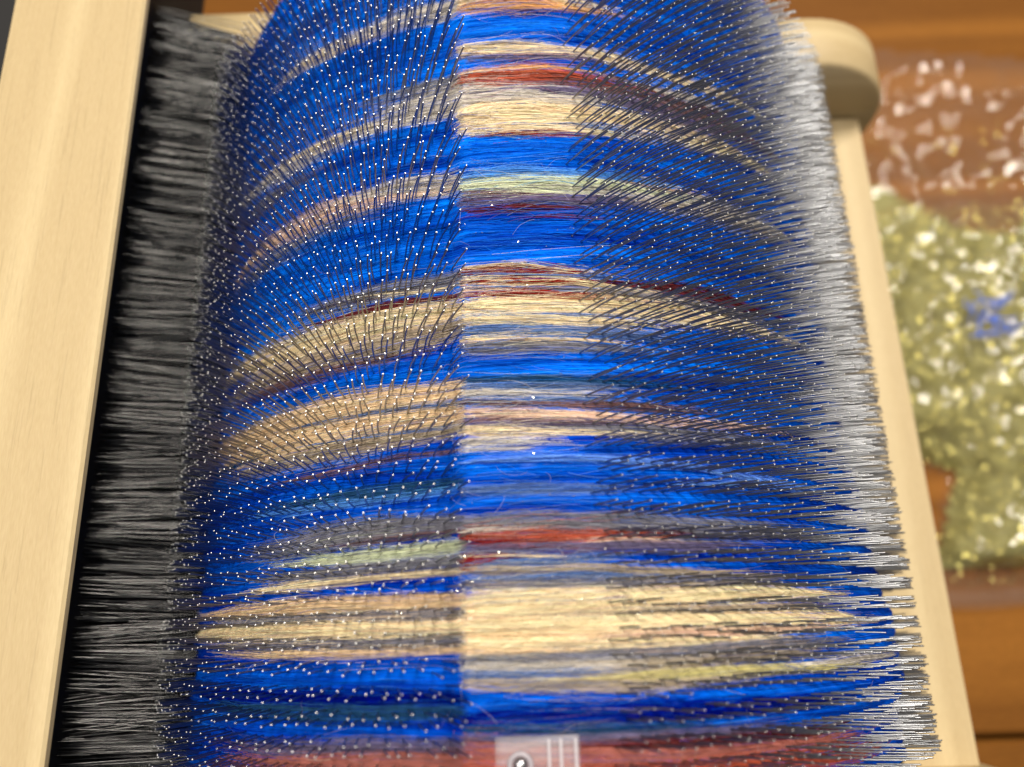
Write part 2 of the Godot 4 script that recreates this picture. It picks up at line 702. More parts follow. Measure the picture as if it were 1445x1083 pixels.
func wool() -> void:
	all_locks()
	for l in locks:
		var c: Color = palette[l.kind].srgb_to_linear()
		l.lin = Color(c.r * 1.12, c.g * 1.12, c.b * 1.12)
	for k in 60:
		rows.append([])
		for l in locks:
			if l.hi >= k * 4.0 - 182.0 and l.lo <= k * 4.0 - 174.0:
				rows[k].append(l)
	var t := Node3D.new()
	t.name = "wool_batt"
	add_child(t)
	tag(t, "blue, cream and rust striped wool combed round the wire drum", "wool batt")
	# the packed wool itself
	var g := Tubes.new()
	var na := 200
	var nz := 520
	var z0 := -166.5
	var z1 := 31.5
	for i in na + 1:
		# columns crowd at the step beside the seam
		var a := lerpf(-118.0, 118.0, float(i) / na)
		for j in nz + 1:
			var z := lerpf(z0, z1, float(j) / nz)
			var r := wool_radius(a, z)
			if j == 0 or j == nz:
				r = BASE_R
			g.v.append(ring(a, r, z * 0.001))
			var c := wool_colour(a, z)
			g.c.append(c)
	for i in na + 1:
		for j in nz + 1:
			var q := i * (nz + 1) + j
			var qa := mini(i + 1, na) * (nz + 1) + j
			var qb := maxi(i - 1, 0) * (nz + 1) + j
			var qc := i * (nz + 1) + mini(j + 1, nz)
			var qd := i * (nz + 1) + maxi(j - 1, 0)
			g.n.append((g.v[qc] - g.v[qd]).cross(g.v[qa] - g.v[qb]).normalized())
			if i < na and j < nz:
				g.ix.append_array([q, q + nz + 1, q + 1, q + nz + 1, q + nz + 2, q + 1])
	put("packed_wool", g.mesh(wool_mat), t)
	# loose surface fibres of the ground colour
	var f := Tubes.new()
	for k in 17000:
		var zone := 1 if rng.randf() < 0.55 else -1
		var deg := rng.randf_range(-9.0, 80.0) if zone == 1 else rng.randf_range(-72.0, -10.0)
		var z := rng.randf_range(-165.0, 31.0)
		var fc := jitter(wool_colour(deg, z), 0.17)
		var long := rng.randf_range(9.0, 26.0)
		if fc.b > fc.r * 6.0 and rng.randf() < 0.10:
			fc = fc.lerp(Color(0.09, 0.36, 0.95), rng.randf_range(0.3, 0.8))
			long *= 0.45
		fibre(f, deg, z, long, zone, fc, rng.randf_range(0.0, 0.00024), rng.randf_range(0.00004, 0.000065), {})
	# a thin haze of lighter fibres that cross the others
	for k in 3000:
		var zone := 1 if rng.randf() < 0.62 else -1
		var deg := rng.randf_range(-9.0, 40.0) if zone == 1 else rng.randf_range(-50.0, -10.0)
		if zone == 1 and rng.randf() < 0.5:
			deg = rng.randf_range(-9.0, 5.0)
		var z := rng.randf_range(-150.0, 30.0)
		var c := wool_colour(deg, z + rng.randfn(0.0, 1.5))
		c = c.lerp(Color(minf(c.r * 1.6 + 0.02, 0.9), minf(c.g * 1.7 + 0.03, 0.9), minf(c.b * 1.3 + 0.03, 0.95)), rng.randf_range(0.1, 0.9))
		var p := PackedVector3Array()
		var slope := rng.randfn(0.0, 0.06)
		var bow := rng.randfn(0.0, 0.9)
		var half := rng.randf_range(3.0, 9.0)
		var lift := rng.randf_range(0.0004, 0.0011)
		for i in 8:
			var s := i / 3.5 - 1.0
			var a := deg + s * half
			if zone == 1:
				a = maxf(a, -10.2)
			var zz := z + s * half * slope * 1.6 + bow * s * s
			p.append(ring(a, wool_radius(a, zz) + lift * (1.0 - 0.6 * s * s), zz * 0.001))
		f.tube(p, 0.00003, 0.00002, 3, c, ring(deg, 1.0, 0.0) - Vector3(0, AXIS_Y, 0))
	tag(put("surface_fibres", f.mesh(wool_mat), t), "", "", "", "stuff")
	# every lock of another colour
	for l in locks:
		var b := Tubes.new()
		var area := 0.0
		var p: Array = l.p
		for k in range(3, p.size(), 3):
			area += (p[k] - p[k - 3]) * 1.58 * (p[k + 2] + p[k - 1])
		var bold: bool = l.kind in ["red", "rust", "wine", "streak", "orange"]
		var count := clampi(int(area * (2.1 if bold else 1.9)), 20, 700)
		for k in count:
			var deg := rng.randf_range(l.a0 - 1.0, l.a1 + 1.0)
			var q := lock_at(l, deg)
			var off := (rng.randf() + rng.randf() + rng.randf() - 1.5) * 1.45
			var c: Color = l.lin
			if rng.randf() < 0.12:
				c = c.lerp(wool_colour(deg, q.x + q.y * (2.5 if off > 0 else -2.5)), 0.6)
			fibre(b, deg, q.x + off * q.y, minf(rng.randf_range(8.0, 24.0), (l.a1 - l.a0) * 0.9 + 2.0), l.zone, jitter(c, 0.24 if bold else 0.13), (0.0007 if l.kind == "streak" else 0.0002 if bold else 0.0001) + 0.00045 * rng.randf() * (1.2 - absf(off)), rng.randf_range(0.00004, 0.000068), l)
		if b.v.size() > 0:
			put(lock_name(l.kind), b.mesh(wool_mat), t)
	strays(t)


func lock_name(k: String) -> String:
	var names := {"cream": "cream_lock", "pale": "pale_cream_lock", "grey": "grey_lock", "tan": "tan_lock", "green": "pale_green_lock", "rust": "rust_lock", "red": "dark_red_lock", "wine": "wine_red_lock", "pink": "pale_pink_lock", "mauve": "mauve_lock", "slate": "slate_blue_lock", "sky": "sky_blue_lock", "fog": "dark_grey_lock", "brown": "brown_lock", "teal": "teal_lock", "orange": "orange_lock", "rose": "rose_lock", "blue": "blue_lock", "deep": "deep_blue_lock", "dun": "dun_lock", "streak": "light_blue_streak", "lime": "yellow_green_lock"}
	return names[k]


# curled single hairs that stand off the wool, and specks of glitter
func strays(t: Node) -> void:
	var h := Tubes.new()
	for k in 150:
		var near_seam := rng.randf() < 0.55
		var deg := rng.randf_range(-11.0, 7.0) if near_seam else rng.randf_range(-48.0, 48.0)
		var z := rng.randf_range(-160.0, 28.0)
		var c := wool_colour(deg, z).lerp(Color(0.75, 0.68, 0.58), rng.randf_range(0.25, 0.8))
		var p := PackedVector3Array()
		var dir := rng.randfn(0.0, 0.7) + (PI if rng.randf() < 0.5 else 0.0)
		var curl := rng.randfn(0.0, 0.13)
		var a := deg
		var zz := z
		var step := rng.randf_range(0.25, 0.75)
		var lift := rng.randf_range(0.0003, 0.0014)
		var m := 11
		for i in m:
			p.append(ring(a, wool_radius(a, zz) + 0.0003 + lift * sin(PI * i / (m - 1.0)), zz * 0.001))
			a += cos(dir) * step * 0.63
			zz += sin(dir) * step
			dir += curl
		h.tube(p, 0.00003, 0.00002, 3, c, ring(deg, 1.0, 0.0) - Vector3(0, AXIS_Y, 0))
	tag(put("stray_fibres", h.mesh(wool_mat), t), "", "", "", "stuff")
	var s := Tubes.new()
	for k in 330:
		var deg := rng.randf_range(-9.0, 6.0)
		var z := rng.randf_range(-150.0, -20.0)
		if k < 90:
			z = rng.randf_range(-10.0, 3.5)
			deg = rng.randf_range(-22.0, 14.0)
		elif k < 150:
			deg = rng.randf_range(-40.0, 35.0)
		var r := wool_radius(deg, z) + 0.0006
		var at := ring(deg, r, z * 0.001)
		var d := Vector3(rng.randfn(0, 1), rng.randfn(0, 0.45), rng.randfn(0, 0.5)).normalized()
		var across := d.cross(Vector3(rng.randfn(0, 0.5), 1, rng.randfn(0, 0.5))).normalized()
		var ln := rng.randf_range(0.00008, 0.0002)
		if k < 20:
			deg = rng.randf_range(-10.5, 9.0)
			z = rng.randf_range(-13.0, -2.5)
			r = wool_radius(deg, z) + 0.0008
			at = ring(deg, r, z * 0.001)
			d = Vector3(1, rng.randfn(0, 0.16), rng.randfn(0, 0.4)).normalized()
			across = d.cross(Vector3(rng.randfn(0, 0.2), 1, rng.randfn(-0.25, 0.2))).normalized()
			ln = rng.randf_range(0.00008, 0.00016)
		s.strip(PackedVector3Array([at - d * ln, at + d * ln]), PackedVector3Array([across, across]), rng.randf_range(0.00003, 0.00008), Color(0.92, 0.88, 0.72))
	tag(put("glitter_specks", s.mesh(gold), t), "", "", "", "stuff")


# ---------------------------------------------------------------- the bag of gold fibre

var outline := PackedVector2Array()


func bag_edge(p: Vector2) -> float:
	var d := 1e9
	for i in outline.size():
		d = minf(d, p.distance_to(Geometry2D.get_closest_point_to_segment(p, outline[i], outline[(i + 1) % outline.size()])))
	return d


func bag_height(x: float, z: float) -> float:
	var d := bag_edge(Vector2(x, z))
	var full := smoothstep(-0.205, -0.165, z)
	var h := (0.007 + 0.021 * full) * sqrt(clampf(d / 0.035, 0.0, 1.0))
	if z > -0.024:
		h *= lerpf(1.0, 0.25, smoothstep(-0.024, -0.012, z))
	var coarse := lerpf(0.8, 1.0, full)
	var k := fuzz.get_noise_2d(x * 38.0 * coarse, z * 30.0 * coarse)
	var j := 1.0 - absf(fuzz.get_noise_2d(x * 60.0 * coarse + 40.0, z * 75.0 * coarse)) * 3.0
	return h + (k * 0.008 + maxf(j, 0.0) * 0.0040) * clampf(d / 0.012, 0.15, 1.0)


func bag() -> void:
	outline = PackedVector2Array([Vector2(0.196, -0.296), Vector2(0.272, -0.288), Vector2(0.335, -0.270), Vector2(0.345, -0.12), Vector2(0.335, 0.002), Vector2(0.210, -0.003), Vector2(0.176, -0.004), Vector2(0.181, -0.020), Vector2(0.195, -0.050), Vector2(0.200, -0.059), Vector2(0.185, -0.066), Vector2(0.166, -0.085), Vector2(0.160, -0.150), Vector2(0.170, -0.235)])
	var b := Node3D.new()
	b.name = "plastic_bag"
	add_child(b)
	tag(b, "clear crinkled plastic bag lying on the table beside the carder", "bag")
	var st := SurfaceTool.new()
	st.begin(Mesh.PRIMITIVE_TRIANGLES)
	var step := 0.0025
	var nx := 78
	var nz := 124
	var hs: Array = []
	var inside: Array = []
	for i in nx + 1:
		for j in nz + 1:
			var x := 0.155 + i * step
			var z := -0.302 + j * step
			var ins := Geometry2D.is_point_in_polygon(Vector2(x, z), outline)
			inside.append(ins)
			hs.append(Vector3(x, 0.0015 + (bag_height(x, z) if ins else 0.0), z))
	for i in nx:
		for j in nz:
			var q := [i * (nz + 1) + j, (i + 1) * (nz + 1) + j, (i + 1) * (nz + 1) + j + 1, i * (nz + 1) + j + 1]
			if inside[q[0]] or inside[q[1]] or inside[q[2]] or inside[q[3]]:
				for s in [0, 1, 2, 0, 2, 3]:
					st.set_smooth_group(0)
					st.add_vertex(hs[q[s]])
	st.index()
	st.generate_normals()
	put("upper_film", st.commit(), b, film)
	# the flat seam along the near edge
	var seam := Tubes.new()
	var sp := PackedVector3Array()
	var sa := PackedVector3Array()
	for i in 16:
		var x := 0.176 + i * 0.0106
		sp.append(Vector3(x, 0.004 + 0.0016 * sin(i * 1.3), -0.004 + 0.0012 * sin(i * 0.8)))
		sa.append(Vector3(0, 0.35, 1).normalized())
	seam.strip(sp, sa, 0.004, Color.WHITE)
	put("sealed_edge", seam.mesh(film), b)
	var scrap := Tubes.new()
	for q in 26:
		var a := Vector3(0.206 + rng.randf() * 0.016, 0.0, -0.137 + rng.randf() * 0.020)
		a.y = bag_height(a.x, a.z) - 0.0008
		var pp := PackedVector3Array()
		var dd := Vector3(rng.randfn(0, 1), 0, rng.randfn(0, 1)).normalized()
		for i in 6:
			pp.append(Vector3(a.x, bag_height(a.x, a.z) - 0.0012 + 0.0002 * i, a.z))
			a += dd * 0.0016
			dd = (dd + Vector3(rng.randfn(0, 0.3), 0, rng.randfn(0, 0.3))).normalized()
		scrap.tube(pp, 0.0006, 0.0004, 4, Color(0.10, 0.20, 0.75))
	var tuft := put("wool_tuft", scrap.mesh(wool_mat), self)
	tag(tuft, "small tuft of blue wool caught in the clear bag", "wool tuft")
	# what is in it
	var t := Node3D.new()
	t.name = "gold_fibre"
	add_child(t)
	tag(t, "mass of glittering gold green fibre inside the clear bag", "craft fibre")
	var base := SurfaceTool.new()
	base.begin(Mesh.PRIMITIVE_TRIANGLES)
	for i in nx:
		for j in range(0, nz):
			var ok := true
			var vv: Array = []
			for d in [[0, 0], [1, 0], [1, 1], [0, 1]]:
				var x: float = 0.155 + (i + d[0]) * step
				var z: float = -0.302 + (j + d[1]) * step
				if not Geometry2D.is_point_in_polygon(Vector2(x, z), outline) or z < -0.195 + 0.02 * sin(x * 60.0) or z > -0.016:
					ok = false
					break
				var y := (bag_height(x, z) - 0.006) * 0.75 + fuzz.get_noise_2d(x * 160.0, z * 160.0) * 0.003
				vv.append(Vector3(x, maxf(y, 0.0008), z))
			if ok:
				for s in [0, 1, 2, 0, 2, 3]:
					base.set_color(Color(0.24, 0.22, 0.06))
					base.add_vertex(vv[s])
	base.index()
	base.generate_normals()
	var matted := StandardMaterial3D.new()
	matted.vertex_color_use_as_albedo = true
	matted.roughness = 0.6
	matted.metallic = 0.2
	matted.cull_mode = BaseMaterial3D.CULL_DISABLED
	put("matted_fibre", base.commit(), t, matted)
	var g := Tubes.new()
	var made := 0
	while made < 24000:
		var x := rng.randf_range(0.160, 0.330)
		var z := rng.randf_range(-0.245, -0.010)
		if z < -0.195 and rng.randf() < 0.90:
			continue
		if z > -0.020 and rng.randf() < 0.7:
			continue
		if not Geometry2D.is_point_in_polygon(Vector2(x, z), outline):
			continue
		made += 1
		var top := maxf(bag_height(x, z) - 0.002, 0.002)
		var at := Vector3(x, top * rng.randf_range(0.55, 1.0), z)
		var p := PackedVector3Array()
		var ac := PackedVector3Array()
		var dir := Vector3(rng.randfn(0, 1), rng.randfn(0, 0.25), rng.randfn(0, 1)).normalized()
		var turn := Vector3(rng.randfn(0, 0.3), rng.randfn(0, 0.7), rng.randfn(0, 0.3))
		var side := dir.cross(Vector3(rng.randfn(0, 0.6), 1, rng.randfn(0, 0.6))).normalized()
		var m := rng.randi_range(2, 3)
		for i in m:
			p.append(at)
			ac.append(side)
			at += dir * 0.0008
			at.y = clampf(at.y, 0.001, maxf(bag_height(at.x, at.z) - 0.0015, 0.0015))
			dir = (dir + turn * 0.5).normalized()
			side = (side - dir * side.dot(dir) + Vector3(rng.randfn(0, 0.25), rng.randfn(0, 0.25), rng.randfn(0, 0.25))).normalized()
		var k := rng.randf_range(0.55, 1.1)
		g.strip(p, ac, rng.randf_range(0.00010, 0.00020), Color(0.74 * k, 0.66 * k, 0.22 * k))
	tag(put("gold_strands", g.mesh(gold), t), "", "", "", "stuff")


# the locks of coloured wool: for each angle (degrees from the crown), place along the drum and half width (mm)
func all_locks() -> void:
	lock("orange", 1, [-8.1, -135.0, 0.69, 0.1, -134.2, 2.06, 6.8, -133.4, 0.69])
	lock("pale", 1, [-8.4, -136.7, 1.15, 0.2, -136.4, 1.15, 6.8, -135.4, 0.93])
	lock("pale", 1, [-8.5, -123.3, 1.10, -0.1, -122.2, 1.54, 6.4, -121.7, 1.10, 14.7, -120.5, 1.12, 29.1, -119.9, 1.20, 38.6, -120.2, 0.78])
	lock("mauve", 1, [-8.2, -121.1, 0.66, -0.2, -119.9, 0.87, 7.3, -119.9, 0.66])
	lock("grey", 1, [-8.7, -115.8, 1.29, -4.7, -115.7, 1.72, 0.2, -116.6, 0.86])
	lock("orange", 1, [-4.7, -117.0, 0.65, 0.3, -117.0, 0.86, 6.2, -116.5, 0.43])
	lock("rust", 1, [-6.9, -115.2, 0.86, 0.2, -115.3, 2.15, 7.1, -114.6, 1.29, 13.3, -113.7, 0.87])
	lock("brown", 1, [6.1, -113.7, 1.07, 14.3, -113.6, 2.19, 23.3, -112.6, 2.49, 32.6, -111.4, 2.15, 41.1, -110.7, 1.29])
	lock("grey", 1, [19.9, -114.9, 0.90, 24.8, -115.4, 1.38, 28.7, -115.3, 0.71])
	lock("grey", 1, [-8.8, -112.1, 1.70, -3.8, -111.8, 1.27, 2.1, -111.6, 0.64])
	lock("mauve", 1, [-0.4, -111.7, 0.42, 4.1, -111.2, 1.06, 12.1, -110.1, 1.29, 19.6, -108.7, 1.76, 28.1, -108.1, 1.37])
	lock("grey", 1, [-8.8, -110.2, 1.48, -0.4, -109.5, 1.47, 6.5, -108.8, 1.27])
	lock("cream", 1, [-9.3, -106.0, 1.67, -4.9, -105.8, 3.53, 0.0, -105.6, 3.73, 5.8, -105.1, 2.08, 12.9, -105.5, 1.69, 22.8, -104.6, 1.98, 30.5, -104.3, 1.84, 36.5, -103.7, 0.72])
	lock("pale", 1, [-8.6, -102.5, 1.03, -0.6, -101.5, 1.64, 5.7, -101.8, 1.65, 9.7, -101.3, 0.83])
	lock("slate", 1, [2.3, -102.3, 0.41, 6.7, -102.8, 0.62, 11.7, -102.0, 0.63])
	lock("red", 1, [-1.8, -100.2, 0.38, 1.8, -100.0, 0.64, 5.2, -100.2, 0.39])
	lock("sky", 1, [-8.4, -90.7, 0.79, -0.8, -90.9, 1.38, 6.3, -90.3, 0.99, 15.3, -90.3, 0.81])
	lock("green", 1, [-8.9, -88.6, 1.37, -4.1, -88.2, 1.95, 1.5, -88.0, 2.15, 6.2, -87.4, 1.76, 12.1, -88.3, 1.59, 20.4, -87.3, 1.63])
	lock("pink", 1, [15.7, -89.7, 0.61, 18.9, -89.5, 1.43, 21.7, -89.4, 0.62])
	lock("grey", 1, [10.1, -87.0, 0.98, 15.0, -86.2, 1.59, 23.8, -86.6, 2.07, 33.1, -86.9, 2.19, 39.7, -87.1, 1.39])
	lock("dun", 1, [19.2, -85.3, 0.81, 27.5, -86.5, 1.27, 37.7, -85.5, 1.13])
	lock("brown", 1, [-7.5, -86.1, 0.39, -3.2, -86.0, 0.77, 1.4, -85.2, 0.39])
	lock("mauve", 1, [-8.5, -84.6, 1.16, -0.9, -84.1, 1.34, 6.1, -83.5, 0.96, 12.9, -84.9, 1.18])
	lock("wine", 1, [-6.1, -82.5, 0.29, -1.4, -82.5, 0.48, 2.7, -82.0, 0.19])
	lock("wine", 1, [2.7, -80.3, 0.19, 6.4, -80.0, 0.48, 8.3, -79.7, 0.19])
	lock("deep", 1, [-5.2, -80.1, 0.28, -0.6, -79.6, 0.47, 5.0, -79.5, 0.28])
	lock("pale", 1, [-7.7, -69.1, 0.36, -2.6, -69.4, 0.55, 4.6, -67.7, 0.36])
	lock("red", 1, [-6.0, -68.4, 0.46, -2.2, -68.1, 1.37, 2.3, -67.4, 0.46])
	lock("slate", 1, [-8.1, -67.8, 0.36, -1.3, -67.0, 0.54, 6.4, -66.5, 0.54])
	lock("cream", 1, [-8.6, -66.6, 0.90, -1.3, -65.9, 1.08, 6.4, -65.2, 0.72, 12.0, -64.3, 0.73])
	lock("red", 1, [-5.4, -66.1, 0.45, -1.3, -65.9, 1.36, 3.2, -65.2, 0.45])
	lock("slate", 1, [-8.6, -65.0, 0.36, -1.4, -64.2, 0.54, 5.4, -63.8, 0.36])
	lock("pink", 1, [-8.6, -64.2, 0.72, -5.4, -63.8, 0.89, -0.9, -63.2, 0.53])
	lock("red", 1, [-5.4, -63.3, 0.45, 0.9, -62.6, 1.12, 5.8, -62.3, 0.67])
	lock("wine", 1, [13.9, -65.3, 0.37, 20.1, -65.8, 1.32, 26.9, -65.1, 1.55, 32.8, -64.4, 0.60])
	lock("fog", 1, [7.2, -63.7, 0.90, 13.8, -63.6, 1.09, 19.9, -63.0, 0.93, 30.5, -62.4, 0.98])
	lock("cream", 1, [-9.6, -60.8, 1.24, -1.4, -60.6, 2.29, 6.2, -60.3, 2.12, 13.7, -60.3, 1.98, 20.8, -60.3, 2.03, 28.9, -59.7, 1.34, 35.9, -59.4, 0.60])
	lock("slate", 1, [-8.7, -59.1, 0.35, -1.5, -58.5, 0.35, 5.7, -58.0, 0.35])
	lock("pale", 1, [-9.1, -58.0, 0.88, -1.5, -57.3, 1.22, 5.6, -56.6, 1.05, 11.6, -56.7, 0.53])
	lock("slate", 1, [-9.2, -55.8, 1.04, -1.5, -55.2, 1.38, 7.8, -54.5, 1.39, 13.4, -54.2, 0.70])
	lock("pale", 1, [-4.7, -54.4, 0.26, -0.2, -54.2, 0.52, 3.3, -53.9, 0.26])
	lock("tan", 1, [-9.2, -53.6, 0.35, -1.6, -53.1, 0.43, 6.8, -52.4, 0.34])
	lock("fog", 1, [-9.2, -52.1, 1.03, -1.6, -51.6, 1.36, 4.1, -51.2, 1.02, 8.6, -50.9, 0.51])
	lock("teal", 1, [-9.7, -45.4, 0.50, -1.8, -44.9, 0.66, 6.5, -44.2, 0.50, 12.8, -44.1, 0.67])
	lock("slate", 1, [-9.2, -44.3, 0.83, -1.8, -43.7, 0.99, 5.6, -43.3, 0.83])
	lock("grey", 1, [-9.1, -42.7, 0.66, -1.8, -42.1, 0.98, 3.8, -41.6, 0.49])
	lock("slate", 1, [-8.8, -41.5, 0.49, -1.8, -40.9, 0.65, 6.4, -40.4, 0.49])
	lock("brown", 1, [-8.8, -40.7, 0.33, -1.9, -40.0, 0.57, 9.9, -39.3, 0.66, 18.3, -39.2, 0.50])
	lock("pink", 1, [-9.3, -38.7, 0.81, -1.9, -37.9, 1.13, 5.4, -37.2, 0.81, 9.7, -36.8, 0.65, 16.2, -36.8, 0.66, 22.2, -36.7, 0.51, 29.1, -36.7, 0.35])
	lock("brown", 1, [-7.5, -36.8, 0.32, -5.4, -36.6, 0.80, -1.5, -36.2, 0.48, 5.3, -35.8, 0.48])
	lock("mauve", 1, [-8.8, -36.5, 0.48, -1.9, -35.9, 0.64, 5.3, -35.5, 0.64])
	lock("pale", 1, [-9.5, -35.1, 0.80, -2.0, -34.7, 1.12, 4.4, -34.0, 0.64, 10.5, -34.0, 0.48])
	lock("fog", 1, [6.2, -34.8, 0.64, 14.1, -34.0, 1.30, 22.0, -33.8, 1.33, 28.8, -33.6, 1.03])
	lock("grey", 1, [-8.7, -32.6, 0.64, -5.0, -32.6, 0.95, -1.2, -32.2, 0.47])
	lock("grey", 1, [-7.8, -31.2, 0.32, -5.4, -31.1, 0.47, -3.7, -31.0, 0.24])
	lock("streak", 1, [-5.9, -28.9, 0.16, -2.1, -28.8, 0.39, 3.4, -28.8, 0.47, 9.4, -28.4, 0.55, 16.6, -27.8, 0.56, 24.6, -26.6, 0.57, 32.4, -25.2, 0.68, 37.4, -24.6, 0.35])
	lock("streak", 1, [22.3, -24.2, 0.32, 27.9, -25.1, 0.66, 35.9, -24.7, 0.52])
	lock("slate", 1, [-9.4, -23.3, 0.61, -2.2, -23.2, 0.91, 4.9, -23.1, 0.61])
	lock("fog", 1, [-9.4, -17.4, 0.90, -2.3, -17.4, 1.34, 5.5, -16.8, 1.64, 13.2, -16.4, 1.66, 21.6, -15.7, 1.54, 31.9, -15.5, 1.14])
	lock("grey", 1, [-9.3, -15.8, 0.89, -6.1, -15.9, 1.04, -2.8, -16.2, 0.59])
	lock("rust", 1, [-6.5, -15.2, 0.59, -2.0, -14.8, 1.47, 2.9, -14.7, 1.18, 7.9, -14.7, 0.74, 10.4, -14.6, 0.30])
	lock("red", 1, [-9.4, -14.8, 0.75, -6.9, -14.1, 0.56, -4.5, -14.0, 0.18])
	lock("wine", 1, [7.9, -14.8, 0.30, 14.4, -14.7, 0.75, 16.7, -14.6, 0.30])
	lock("pink", 1, [7.4, -13.9, 0.44, 11.3, -14.1, 0.59, 14.8, -13.7, 0.30])
	lock("mauve", 1, [-9.0, -12.8, 0.73, -2.4, -12.7, 1.02, 4.5, -12.7, 0.88, 11.2, -12.6, 0.74, 20.4, -12.5, 0.76])
	lock("wine", 1, [-2.0, -12.8, 0.29, 2.8, -12.4, 0.73, 6.1, -12.2, 0.29])
	lock("red", 1, [-9.5, -10.3, 0.73, -7.4, -10.7, 1.10, -4.5, -11.2, 0.37])
	lock("slate", 1, [-5.3, -10.3, 0.58, 0.3, -10.0, 1.01, 5.2, -10.7, 0.72])
	lock("pale", 1, [-8.2, -11.4, 0.22, -4.5, -11.5, 0.44, -0.4, -10.9, 0.22])
	lock("dun", 1, [-9.5, -8.9, 0.58, -2.5, -8.8, 0.72, 4.4, -8.8, 0.72, 11.0, -8.0, 0.72, 20.0, -7.3, 0.59])
	lock("slate", 1, [-9.1, -7.4, 0.43, -2.5, -7.5, 0.71, 5.1, -7.8, 0.57, 10.9, -6.7, 0.72])
	lock("fog", 1, [-9.1, -6.5, 0.43, -2.6, -6.3, 0.43, 5.1, -6.2, 0.57, 12.6, -6.2, 0.86, 23.9, -6.4, 0.75])
	lock("cream", 1, [-9.7, -2.7, 1.69, -6.3, -2.9, 2.95, -2.2, -2.9, 3.08, 5.0, -3.0, 2.52, 10.8, -3.7, 1.56, 19.7, -4.0, 1.31, 28.1, -4.0, 1.21, 34.4, -3.7, 0.47])
	lock("dun", 1, [-0.7, -1.1, 0.21, 6.5, -1.0, 0.56, 12.3, -1.2, 0.56, 19.5, -1.2, 0.58, 30.2, -1.4, 0.60])
	lock("cream", 1, [-9.9, 0.4, 1.11, -2.7, 0.7, 1.38, 6.4, 0.7, 1.80, 14.8, 0.6, 1.69, 25.4, 0.7, 1.75, 36.6, 1.0, 1.24, 44.5, 1.8, 0.48])
	lock("tan", 1, [-9.1, 2.0, 0.55, -2.7, 2.1, 0.82, 6.4, 2.3, 0.69])
	lock("pink", 1, [6.3, 2.9, 0.68, 13.8, 2.5, 0.97, 22.1, 2.7, 1.00, 30.9, 2.6, 0.59])
	lock("cream", 1, [-10.0, 3.3, 0.83, -2.8, 3.6, 1.36, 6.3, 3.7, 1.23, 14.6, 3.9, 0.83, 19.1, 4.0, 0.42])
	lock("tan", 1, [-9.2, 4.5, 0.55, -2.8, 5.0, 0.54, 3.1, 5.1, 0.54])
	lock("fog", 1, [-9.4, 5.9, 0.81, -2.8, 6.0, 0.94, 4.6, 5.7, 1.08, 12.8, 5.7, 1.37, 21.8, 5.8, 1.69, 30.6, 5.4, 1.17])
	lock("grey", 1, [-8.8, 7.1, 0.67, -2.9, 7.4, 0.80, 3.8, 7.2, 0.80, 10.2, 7.4, 0.68])
	lock("dun", 1, [4.6, 7.7, 0.80, 11.8, 7.4, 1.08, 19.8, 7.2, 1.11, 28.0, 7.0, 0.72])
	lock("slate", 1, [-9.2, 8.4, 0.54, -2.9, 8.5, 0.80, 3.7, 8.4, 0.67])
	lock("lime", 1, [7.2, 9.6, 0.40, 11.7, 9.4, 0.81, 18.7, 9.4, 0.82, 26.6, 9.7, 0.71, 35.3, 9.9, 0.44])
	lock("dun", 1, [-9.2, 9.7, 0.53, -2.9, 10.2, 0.93, 4.5, 10.3, 1.19, 10.8, 10.6, 1.07, 16.8, 10.8, 0.68])
	lock("deep", 1, [-9.2, 15.4, 0.78, -3.0, 15.1, 1.29, 4.3, 14.9, 1.56, 12.2, 15.5, 1.57, 21.0, 15.7, 1.34, 30.5, 15.7, 1.12])
	lock("teal", 1, [-9.3, 16.8, 0.65, -3.1, 17.2, 0.77, 4.2, 17.6, 0.77, 12.1, 17.6, 0.78])
	lock("mauve", 1, [-9.3, 18.4, 0.51, -3.1, 18.7, 0.64, 4.9, 19.1, 0.89, 12.0, 19.2, 1.03, 21.6, 19.5, 0.92])
	lock("rose", 1, [-9.3, 20.8, 2.04, -3.1, 21.1, 2.27, 5.5, 22.0, 2.01, 13.5, 22.5, 2.03, 22.3, 22.6, 1.83, 33.3, 23.0, 1.09])
	lock("wine", 1, [4.9, 20.0, 0.63, 11.9, 20.3, 0.77, 21.5, 20.9, 0.92, 31.1, 21.2, 0.82])
	lock("rust", 1, [-9.3, 23.2, 1.76, -1.3, 23.8, 1.74, 7.8, 24.4, 1.75, 17.6, 24.5, 1.78, 27.1, 25.1, 1.58, 40.3, 25.9, 1.12])
	lock("grey", 1, [34.0, 9.1, 0.22, 42.0, 8.9, 0.92, 51.8, 9.1, 0.49])
	lock("grey", -1, [-24.6, -136.1, 1.36, -18.5, -136.7, 2.13, -12.9, -136.2, 2.62, -8.6, -136.3, 1.56])
	lock("pale", -1, [-39.1, -136.6, 1.47, -33.1, -135.9, 1.98, -25.9, -135.3, 0.54])
	lock("grey", -1, [-17.2, -112.2, 1.47, -12.9, -112.9, 2.43, -9.0, -113.6, 1.69])
	lock("fog", -1, [-18.3, -115.7, 0.75, -13.9, -116.2, 1.48, -8.9, -116.6, 1.47])
	lock("grey", -1, [-26.5, -108.8, 1.50, -20.5, -108.8, 1.71, -13.9, -108.8, 1.68, -9.0, -108.8, 1.43])
	lock("pale", -1, [-46.9, -109.8, 1.15, -38.5, -109.3, 1.61, -32.0, -108.8, 1.80, -25.3, -108.9, 1.00])
	lock("grey", -1, [-66.1, -112.8, 0.66, -54.5, -109.5, 1.88, -40.2, -107.8, 1.89, -29.2, -108.0, 1.26])
	lock("fog", -1, [-62.0, -105.0, 0.88, -48.8, -102.4, 1.71, -39.9, -102.8, 1.06])
